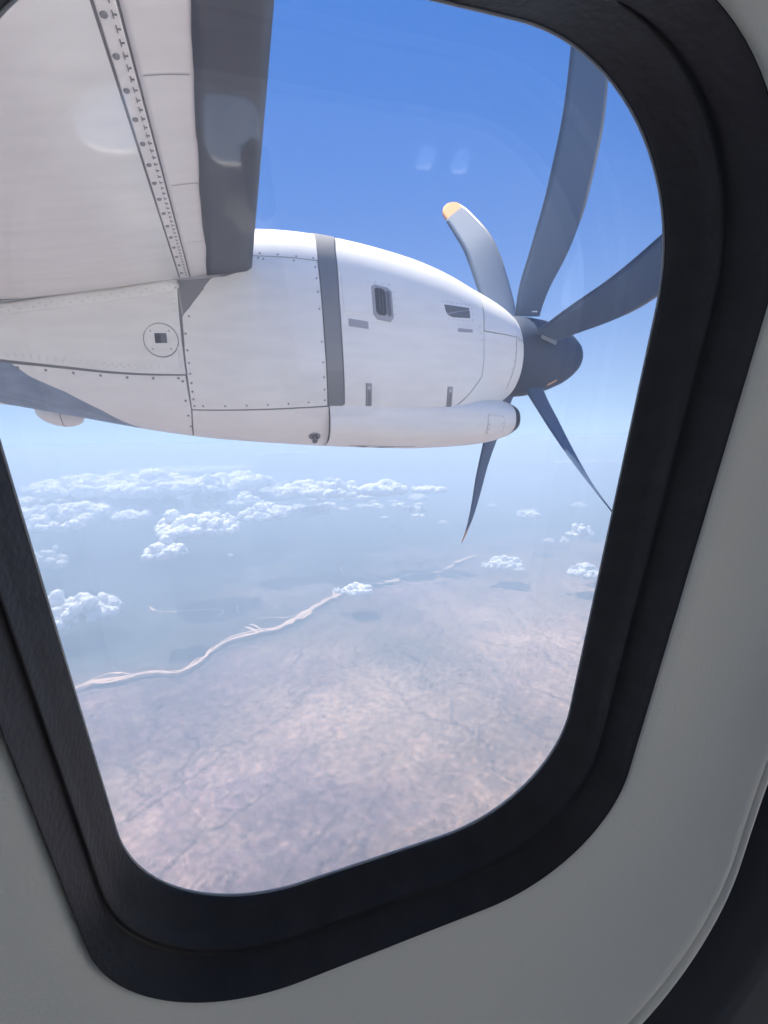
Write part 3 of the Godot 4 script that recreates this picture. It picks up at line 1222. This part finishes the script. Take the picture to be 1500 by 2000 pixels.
	disc(cover, cp + cn * 0.004, cn, 0.079, 0.010, 40)
	part("access_cover", cover, W, cov)
	var up := Vector3(0, 1, 0)
	var bz := cn
	var by := (up - bz * up.dot(bz)).normalized()
	var bb := Basis(by.cross(bz), by, bz)
	var sw := tool(false)
	box(sw, Transform3D(bb, cp + cn * 0.016 + bb.x * -0.012 + bb.y * 0.008), Vector3(0.026, 0.046, 0.004))
	part("sight_window", sw, M.hole_dark, cov)
	sw = tool(false)
	box(sw, Transform3D(bb, cp + cn * 0.0162 + bb.x * 0.015 + bb.y * 0.008), Vector3(0.027, 0.046, 0.004))
	part("sight_window", sw, M.grille_dark, cov)
	sw = tool(false)
	for s in [[-1, 1], [1, 1], [1, -1], [-1, -1]]:
		disc(sw, cp + cn * 0.0135 + bb.x * 0.042 * s[0] + bb.y * 0.042 * s[1], cn, 0.005, 0.002)
	part("cover_screw", sw, M.screw_dark, cov).set_meta("kind", "stuff")
	# inlet with frame and ramp
	var vent := panel("inlet_frame", rect(0.79, 0.908, 4.5, 20.2, 0.02, 1.6), M.panel_grey, t, true, 0.0105, 0.0)
	panel("inlet_opening", rect(0.806, 0.868, 6.2, 18.6, 0.014, 1.2), M.hole_dark, vent, true, 0.012, 0.0)
	panel("inlet_slat", rect(0.873, 0.895, 6.4, 18.2, 0.006, 0.8), M.grille_dark, vent, true, 0.0125, 0.0)
	panel("inlet_slat", rect(0.829, 0.833, 6.8, 18.0), M.grille_dark, vent, true, 0.0135, 0.0)
	panel("inlet_slat", rect(0.847, 0.851, 6.8, 18.0), M.grille_dark, vent, true, 0.0135, 0.0)
	panel("inlet_ramp", [[0.625, 5.2], [0.788, 5.4], [0.788, 19.2], [0.625, 21.5]], M.white_paint, t, true, 0.0035 + LIFT, 0.0)
	dots("inlet_screw", along([0.775, 21.2], [0.9, 22.5], 4) + along([0.775, 19], [0.775, 6], 5) + along([0.922, 19], [0.922, 8], 4), 0.0035, 0.001, M.screw_dark, t, true, 0.0055)
	panel("outlet_grille", [[1.24, 20.6], [1.42, 25.6], [1.417, 18.2], [1.285, 14.6], [1.258, 15.2], [1.245, 17]], M.grille_dark, t, true, 0.0065, 0.0)
	panel("grille_bar", [[1.26, 15.4], [1.415, 23.6], [1.416, 24.0], [1.258, 16.0]], M.panel_grey, t, true, 0.0075, 0.0)
	dots("grille_screw", along([1.235, 22.5], [1.43, 28.2], 7) + along([1.26, 12.8], [1.43, 16.6], 6) + along([1.44, 26], [1.44, 18], 3), 0.0035, 0.001, M.screw_dark, t, true, 0.0055)
	panel("slot", rect(0.645, 0.757, 1.2, 3.2), M.panel_grey, t, true, 0.0065, 0.0)
	panel("slot", [[1.317, 7.7], [1.425, 9.5], [1.425, 11.4], [1.32, 9.7]], M.panel_grey, t, true, 0.0065, 0.0)
	for x in [0.745, 1.262]:
		var l := panel("latch", rect(x - 0.017, x + 0.017, -29.6, -16.0), M.panel_grey, t, true, 0.0065, 0.0)
		panel("latch_edge", rect(x - 0.019, x - 0.016, -29.6, -16.0), M.hole_dark, l, true, 0.0072, 0.0)
		panel("latch_lever", rect(x - 0.009, x + 0.011, -29, -20.0), M.strap_metal, l, true, 0.008, 0.0)
		dots("latch_pin", [[x, -18.4]], 0.006, 0.003, M.rivet_light, l, true, 0.008)
	# drain mast under the lower cowl
	st = tool()
	var dp := skin(0.44, -60.5)
	var dn := skin_normal(0.44, -60.5)
	disc(st, dp + dn * LIFT, dn, 0.036, 0.005, 20)
	var dr := part("drain_flange", st, M.panel_grey, t)
	st = tool()
	for k in 2:
		disc(st, dp + dn * (0.008 + 0.005 * k) + Vector3(0.006 * k, -0.008 * k, 0), dn, 0.017, 0.006, 14)
	disc(st, dp + dn * 0.006 + Vector3(0.0, -0.03, 0), dn, 0.018, 0.006, 12)
	part("drain_pipe", st, M.strap_metal, dr)
	# hatch line and stencil marks on the belly
	panel("belly_hatch_line", [[0.66, -66], [1.1, -64.6], [1.1, -65.3], [0.663, -66.7]], M.grille_dark, scoop, false, 0.002, 0.0)
	panel("belly_hatch_line", [[0.72, -75], [0.76, -66], [0.768, -66], [0.73, -75]], M.grille_dark, scoop, false, 0.002, 0.0)
	panel("belly_mark", [[0.745, -78], [0.775, -71], [0.79, -71], [0.775, -78]], M.grille_dark, scoop, false, 0.002, 0.0)
	panel("belly_mark", [[0.85, -78], [0.895, -71.5], [0.925, -71.5], [0.9, -78]], M.grille_dark, scoop, false, 0.002, 0.0)
	panel("belly_mark", [[0.86, -71.5], [0.955, -70.4], [0.96, -71.4], [0.86, -72.2]], M.grille_dark, scoop, false, 0.002, 0.0)
	# fillet strip where wing and nacelle meet
	st = tool()
	rings = []
	for k in 40:
		var x := lerpf(-1.25, -0.195, k / 39.0)
		var f: float = 1.0 if k < 37 else [0.9, 0.7, 0.35][k - 37]
		var y := lower_y(x) - 0.012
		var zc := skin(x, 11.0).z
		var r := PackedVector3Array()
		for q in [[0.0, -0.03], [0.006, 0.012], [-0.012, 0.021], [-0.04, 0.02], [-0.05, 0.012], [-0.052, -0.03]]:
			r.append(Vector3(x, y - 0.025 + (q[0] + 0.025) * f, zc + q[1]))
		rings.append(r)
	loft(st, rings, true, false)
	fan(st, rings[39], false)
	var fil := part("wing_fillet", st, W, t)
	st = tool(false)
	for k in 40:
		var x := -1.2 + k * 0.026
		disc(st, Vector3(x, lower_y(x) - 0.012 - (0.02 if k % 2 else 0.035), skin(x, 11.0).z + 0.0205), Vector3(0, 0, 1), 0.003, 0.002, 6)
	part("fillet_rivet", st, M.screw_dark, fil).set_meta("kind", "stuff")
	# exhaust nozzle fairing on the far side
	var ex := thing("exhaust_fairing", "rounded white exhaust fairing hanging below the nacelle's sooty rear", "exhaust fairing")
	st = tool()
	rings = []
	for k in 25:
		var f := k / 24.0
		var r := PackedVector3Array()
		var rad := 0.078 * sqrt(maxf(0.0, 1.0 - pow(f * 2.0 - 1.0, 2.0)))
		for i in 32:
			r.append(Vector3(-1.15 + 0.26 * f, 0.262 - 0.05 * f + rad * sin(TAU * i / 32), -3.36 + rad * cos(TAU * i / 32)))
		rings.append(r)
	loft(st, rings, true, true)
	part("fairing_shell", st, W, ex)
	st = tool()
	rings = []
	for k in 2:
		var r := PackedVector3Array()
		for i in 32:
			r.append(Vector3(-1.0 + 0.005 * k, 0.2335 + 0.0785 * sin(TAU * i / 32), -3.36 + 0.0785 * cos(TAU * i / 32)))
		rings.append(r)
	loft(st, rings, true, true)
	part("fairing_seam", st, M.gap_dark, ex)


# ---------------------------------------------------------------- propeller

func build_propeller() -> void:
	var t := thing("propeller", "dark grey six bladed propeller with pointed spinner ahead of the nacelle", "propeller", Vector3(HX, HY, HZ))
	var st := tool()
	var prof := [[-0.20, 0.0], [-0.199, 0.27], [-0.19, 0.278], [-0.1, 0.28], [0.0, 0.274], [0.1, 0.26], [0.2, 0.235], [0.3, 0.2], [0.37, 0.162], [0.425, 0.123], [0.457, 0.088], [0.474, 0.052], [0.481, 0.02], [0.482, 0.0]]
	lathe_x(st, prof, -0.042, 0.0, 56)
	var sp := part("spinner", st, M.spinner_dark, t)
	for k in 3:
		st = tool(false)
		var a := deg_to_rad(-52.0 + 120.0 * k)
		var n := Vector3(0.25, sin(a), cos(a)).normalized()
		var side := n.cross(Vector3(1, 0, 0)).normalized()
		var fw := side.cross(n)
		box(st, Transform3D(Basis(fw.rotated(n, 0.35), n, side.rotated(n, 0.35)), Vector3(0.13, -0.042 + 0.252 * sin(a), 0.252 * cos(a))), Vector3(0.075, 0.006, 0.018))
		part("spinner_mark", st, M.mark_orange, sp)
	var blades := [
		[[0.24, -44], [0.49, -37.7], [0.64, -35.7], [0.87, -33.8], [1.12, -33.3], [1.5, -35.7], [1.95, -38.5]],
		[[0.24, 12], [0.37, 16], [0.6, 25.3], [0.85, 28.5], [1.08, 28], [1.29, 26.8], [1.57, 23.6], [1.95, 19]],
		[[0.24, 79], [0.49, 80.8], [0.69, 81.7], [0.91, 81.8], [1.14, 80.5], [1.55, 77], [1.95, 73]],
		[[0.24, 158], [0.31, 156], [0.53, 149.3], [0.75, 146.2], [0.96, 144.2], [1.15, 142.5], [1.33, 140.7], [1.65, 138], [1.95, 135.5]],
		[[0.24, -139], [0.55, -141], [0.86, -143.3], [1.12, -144.9], [1.36, -146.8], [1.63, -147.8], [1.97, -147.3]],
		[[0.24, -97], [0.6, -93], [1.0, -91], [1.5, -92], [1.95, -95]],
	]
	for b in blades:
		var xs := []
		var ys := []
		for p in b:
			xs.append(p[0])
			ys.append(p[1])
		var body := tool()
		var tip := tool()
		var edge := tool()
		var rings := []
		var tips := []
		var edges := []
		var last: float = xs[xs.size() - 1]
		for k in 41:
			var r := lerpf(0.24, last, k / 40.0)
			var ring := blade_ring(r, curve(r, xs, ys), last, 1.0)
			if r < last - 0.25:
				rings.append(ring)
			if r >= last - 0.25 - last / 40.0:
				tips.append(ring)
			if r > 0.8 and r < last - 0.15:
				edges.append(blade_ring(r, curve(r, xs, ys), last, 1.02).slice(4, 9))
		rings.append(tips[1])
		loft(body, rings, true, false)
		tips.remove_at(0)
		loft(tip, tips, true, false)
		fan(tip, tips[tips.size() - 1], true)
		var bl := part("blade", body, M.blade_grey, t)
		part("blade_tip", tip, M.tip_orange, bl)
		loft(edge, edges, false, false)
		part("leading_edge", edge, M.edge_strip, bl)
		# root cuff
		var cf := tool(false)
		var a := deg_to_rad(ys[0])
		var out := Vector3(0, cos(a), sin(a))
		var tang := Vector3(0, -sin(a), cos(a))
		var chord := (tang * cos(deg_to_rad(66.0)) + Vector3(1, 0, 0) * sin(deg_to_rad(66.0))).normalized()
		box(cf, Transform3D(Basis(chord, out, chord.cross(out)), out * 0.3 + Vector3(0, -0.03, 0)), Vector3(0.12, 0.006, 0.03))
		part("blade_seal", cf, M.strip_steel, bl)


func blade_ring(r: float, deg: float, last: float, grow: float) -> PackedVector3Array:
	var f := r / last
	var chord := curve(f, [0.1, 0.2, 0.35, 0.55, 0.75, 0.9, 0.97, 1.0], [0.17, 0.205, 0.245, 0.245, 0.22, 0.18, 0.13, 0.045]) * grow
	var thick := chord * curve(f, [0.1, 0.25, 0.5, 1.0], [0.45, 0.17, 0.08, 0.045])
	var beta := deg_to_rad(curve(f, [0.1, 0.25, 0.5, 0.75, 1.0], [78.0, 68.0, 55.0, 47.0, 43.0]))
	var a := deg_to_rad(deg)
	var c := Vector3(0, r * cos(a), r * sin(a))
	var tang := Vector3(0, -sin(a), cos(a))
	var e := tang * cos(beta) + Vector3(1, 0, 0) * sin(beta)
	var n := Vector3(1, 0, 0) * cos(beta) - tang * sin(beta)
	var o := PackedVector3Array()
	for q in [[-0.5, 0.0], [-0.3, 0.22], [0.0, 0.45], [0.28, 0.5], [0.44, 0.3], [0.49, 0.12], [0.5, 0.0], [0.49, -0.1], [0.44, -0.22], [0.28, -0.32], [0.0, -0.28], [-0.3, -0.14]]:
		o.append(c + e * chord * q[0] + n * thick * q[1])
	return o


# ---------------------------------------------------------------- the window and the lining round it

func at_wall(u: float, v: float, d: float) -> Vector3:
	var c := cos(deg_to_rad(13.0))
	var s := sin(deg_to_rad(13.0))
	return Vector3(u, v * c + d * s, v * s - d * c)


func ring_at(u0: float, u1: float, v0: float, v1: float, r: float, d: float, sag := 0.0, bulge := 0.0) -> PackedVector3Array:
	var o := PackedVector3Array()
	var uv := rounded(u0, u1, v0, v1, r)
	for p in uv:
		var dv := p.y + 0.11
		o.append(at_wall(p.x, p.y, d - sag * dv * dv / 2.74))
	return o


func rounded(u0: float, u1: float, v0: float, v1: float, r: float) -> PackedVector2Array:
	var o := PackedVector2Array()
	var c := [Vector2(u1 - r, v1 - r), Vector2(u0 + r, v1 - r), Vector2(u0 + r, v0 + r), Vector2(u1 - r, v0 + r)]
	for q in 4:
		for k in 25:
			var a := PI / 2 * (q + k / 24.0)
			o.append(c[q] + Vector2(cos(a), sin(a)) * r)
		var p: Vector2 = c[q] + Vector2(cos(PI / 2 * (q + 1)), sin(PI / 2 * (q + 1))) * r
		var nx: Vector2 = c[(q + 1) % 4] + Vector2(cos(PI / 2 * (q + 1)), sin(PI / 2 * (q + 1))) * r
		for k in range(1, 16):
			o.append(p.lerp(nx, k / 16.0))
	return o


func build_window() -> void:
	var win := thing("cabin_window", "tall round cornered cabin window in a thick black rubber surround", "window")
	# seal: rings from the glass edge (deep) to the lining (near): t across, depth, bump
	var st := tool()
	var rings := []
	var a := [-0.0757, 0.1912, -0.3187, 0.0972]
	var b := [-0.0815, 0.2040, -0.3310, 0.0952]
	for q in [[-3.6, 0.1925], [-1.0, 0.1885], [-0.3, 0.1855], [0.0, 0.183], [0.015, 0.1815], [0.06, 0.180], [0.2, 0.1755], [0.34, 0.1712], [0.42, 0.1690], [0.46, 0.1655], [0.50, 0.1622], [0.545, 0.1606], [0.59, 0.1612], [0.63, 0.1628], [0.75, 0.1600], [0.88, 0.1530], [0.95, 0.1490], [0.985, 0.1460], [1.0, 0.1435], [1.02, 0.1430], [1.04, 0.1450], [1.05, 0.155]]:
		var k: float = q[0]
		if k < 0.0:
			rings.append(ring_at(a[0] + k * 0.014, a[1] - k * 0.014, a[2] + k * 0.014, a[3] - k * 0.014, 0.0865 - k * 0.014, q[1]))
			continue
		rings.append(ring_at(lerpf(a[0], b[0], k), lerpf(a[1], b[1], k), lerpf(a[2], b[2], k), lerpf(a[3], b[3], k), 0.0865, q[1]))
	loft(st, rings, true, false)
	var seal := part("window_seal", st, M.seal_rubber, win)
	st = tool(false)
	box(st, Transform3D(Basis.IDENTITY, at_wall(0.0505, -0.3235, 0.1715)), Vector3(0.0006, 0.0012, 0.0006))
	part("scuff", st, M.fleck_white, seal)
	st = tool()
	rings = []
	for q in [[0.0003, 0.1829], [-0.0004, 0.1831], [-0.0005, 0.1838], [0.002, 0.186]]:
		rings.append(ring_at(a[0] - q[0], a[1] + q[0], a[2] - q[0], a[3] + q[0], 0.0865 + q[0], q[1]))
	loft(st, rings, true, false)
	part("pane_edge_highlight", st, M.edge_highlight, win)  # thin pale ring, a painted highlight on the edge of the pane
	# two panes
	for q in [[0.2025, 0.0], [0.1965, 0.0]]:
		st = tool(false)
		fan(st, ring_at(-0.12, 0.232, -0.365, 0.143, 0.13, q[0]), false)
		part("window_pane", st, M.pane, win)
	# lining panel with its dished reveal and rolled rim
	var lin := thing("lining_panel", "grey grained plastic lining panel around the window, rolled at its edge", "wall panel")
	st = tool()
	rings = []
	var c0 := [-0.084, 0.2065, -0.3335, 0.0977]
	var c1 := [-0.175, 0.288, -0.482, 0.21]
	for q in [[0.0, 0.149, 0.0], [0.0, 0.1455, 0.0], [0.03, 0.1442, 0.05], [0.15, 0.1440, 0.15], [0.4, 0.1425, 0.45], [0.7, 0.138, 0.8], [0.84, 0.1345, 1.0], [0.89, 0.1315, 1.0], [0.925, 0.1285, 1.0], [0.955, 0.1262, 1.0], [0.985, 0.1252, 1.0], [1.005, 0.1252, 1.0], [1.012, 0.1256, 1.0], [1.018, 0.127, 1.0], [1.02, 0.134, 1.0]]:
		var k: float = q[0]
		rings.append(ring_at(lerpf(c0[0], c1[0], k), lerpf(c0[1], c1[1], k), lerpf(c0[2], c1[2], k), lerpf(c0[3], c1[3], k), lerpf(0.0885, 0.165, clampf(k * 1.2, 0, 1)), q[1], q[2] * 0.5))
	loft(st, rings, true, false)
	part("reveal", st, M.liner_grey, lin)
	st = tool()
	rings = []
	for q in [[1.036, 0.134], [1.037, 0.126], [1.043, 0.1243], [1.052, 0.1235], [1.068, 0.1235], [1.078, 0.1245], [1.085, 0.128], [1.09, 0.145]]:
		var k: float = q[0]
		rings.append(ring_at(lerpf(c0[0], c1[0], k), lerpf(c0[1], c1[1], k), lerpf(c0[2], c1[2], k), lerpf(c0[3], c1[3], k), 0.165, q[1], 0.5))
	loft(st, rings, true, false)
	part("rim", st, M.liner_grey, lin)
	st = tool()
	rings = []
	for q in [[1.02, 0.1345], [1.06, 0.1345], [1.09, 0.143], [1.3, 0.143]]:
		var k: float = q[0]
		rings.append(ring_at(lerpf(c0[0], c1[0], k), lerpf(c0[1], c1[1], k), lerpf(c0[2], c1[2], k), lerpf(c0[3], c1[3], k), 0.165, q[1], 0.5))
	loft(st, rings, true, false)
	part("gap_shade", st, M.gap_shade_black, lin)  # black ring standing in for the shadow of the gap round the panel
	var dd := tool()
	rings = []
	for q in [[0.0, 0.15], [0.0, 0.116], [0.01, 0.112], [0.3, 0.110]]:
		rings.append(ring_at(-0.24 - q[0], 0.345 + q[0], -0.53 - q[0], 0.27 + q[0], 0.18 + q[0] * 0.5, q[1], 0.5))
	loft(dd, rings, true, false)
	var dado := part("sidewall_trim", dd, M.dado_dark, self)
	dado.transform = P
	tag(dado, "dark grey side wall trim in shadow beyond the lining panel's rim", "wall trim", "", "structure")


# the seat across the aisle, whose outline stands dark in the pane's reflection of the far window
func build_seat() -> void:
	var t := thing("passenger_seat", "dark passenger seat across the aisle, a silhouette in the pane's bright reflection", "seat", Vector3(0.2, -1.17, 1.85))
	for q in [["seat_back", Vector3(0.02, 0.78, 0.0), Vector3(0.12, 0.68, 0.44), -0.12], ["headrest", Vector3(-0.02, 1.27, 0.0), Vector3(0.1, 0.27, 0.26), -0.12], ["seat_cushion", Vector3(0.28, 0.42, 0.0), Vector3(0.46, 0.12, 0.44), 0.0]]:
		var st := tool()
		var b := Basis(Vector3(0, 0, 1), -q[3])
		var rings := []
		for k in 9:
			var f := -1.0 + k / 4.0
			var r := PackedVector3Array()
			var e := pow(maxf(0.0, 1.0 - pow(absf(f), 6.0)), 1.0 / 3.0)
			for i in 24:
				var a := TAU * i / 24
				r.append(q[1] + b * Vector3(q[2].x / 2 * signf(cos(a)) * pow(absf(cos(a)), 0.5) * e, q[2].y / 2 * f, q[2].z / 2 * signf(sin(a)) * pow(absf(sin(a)), 0.5) * e))
			rings.append(r)
		loft(st, rings, true, false)
		part(q[0], st, M.dado_dark, t)
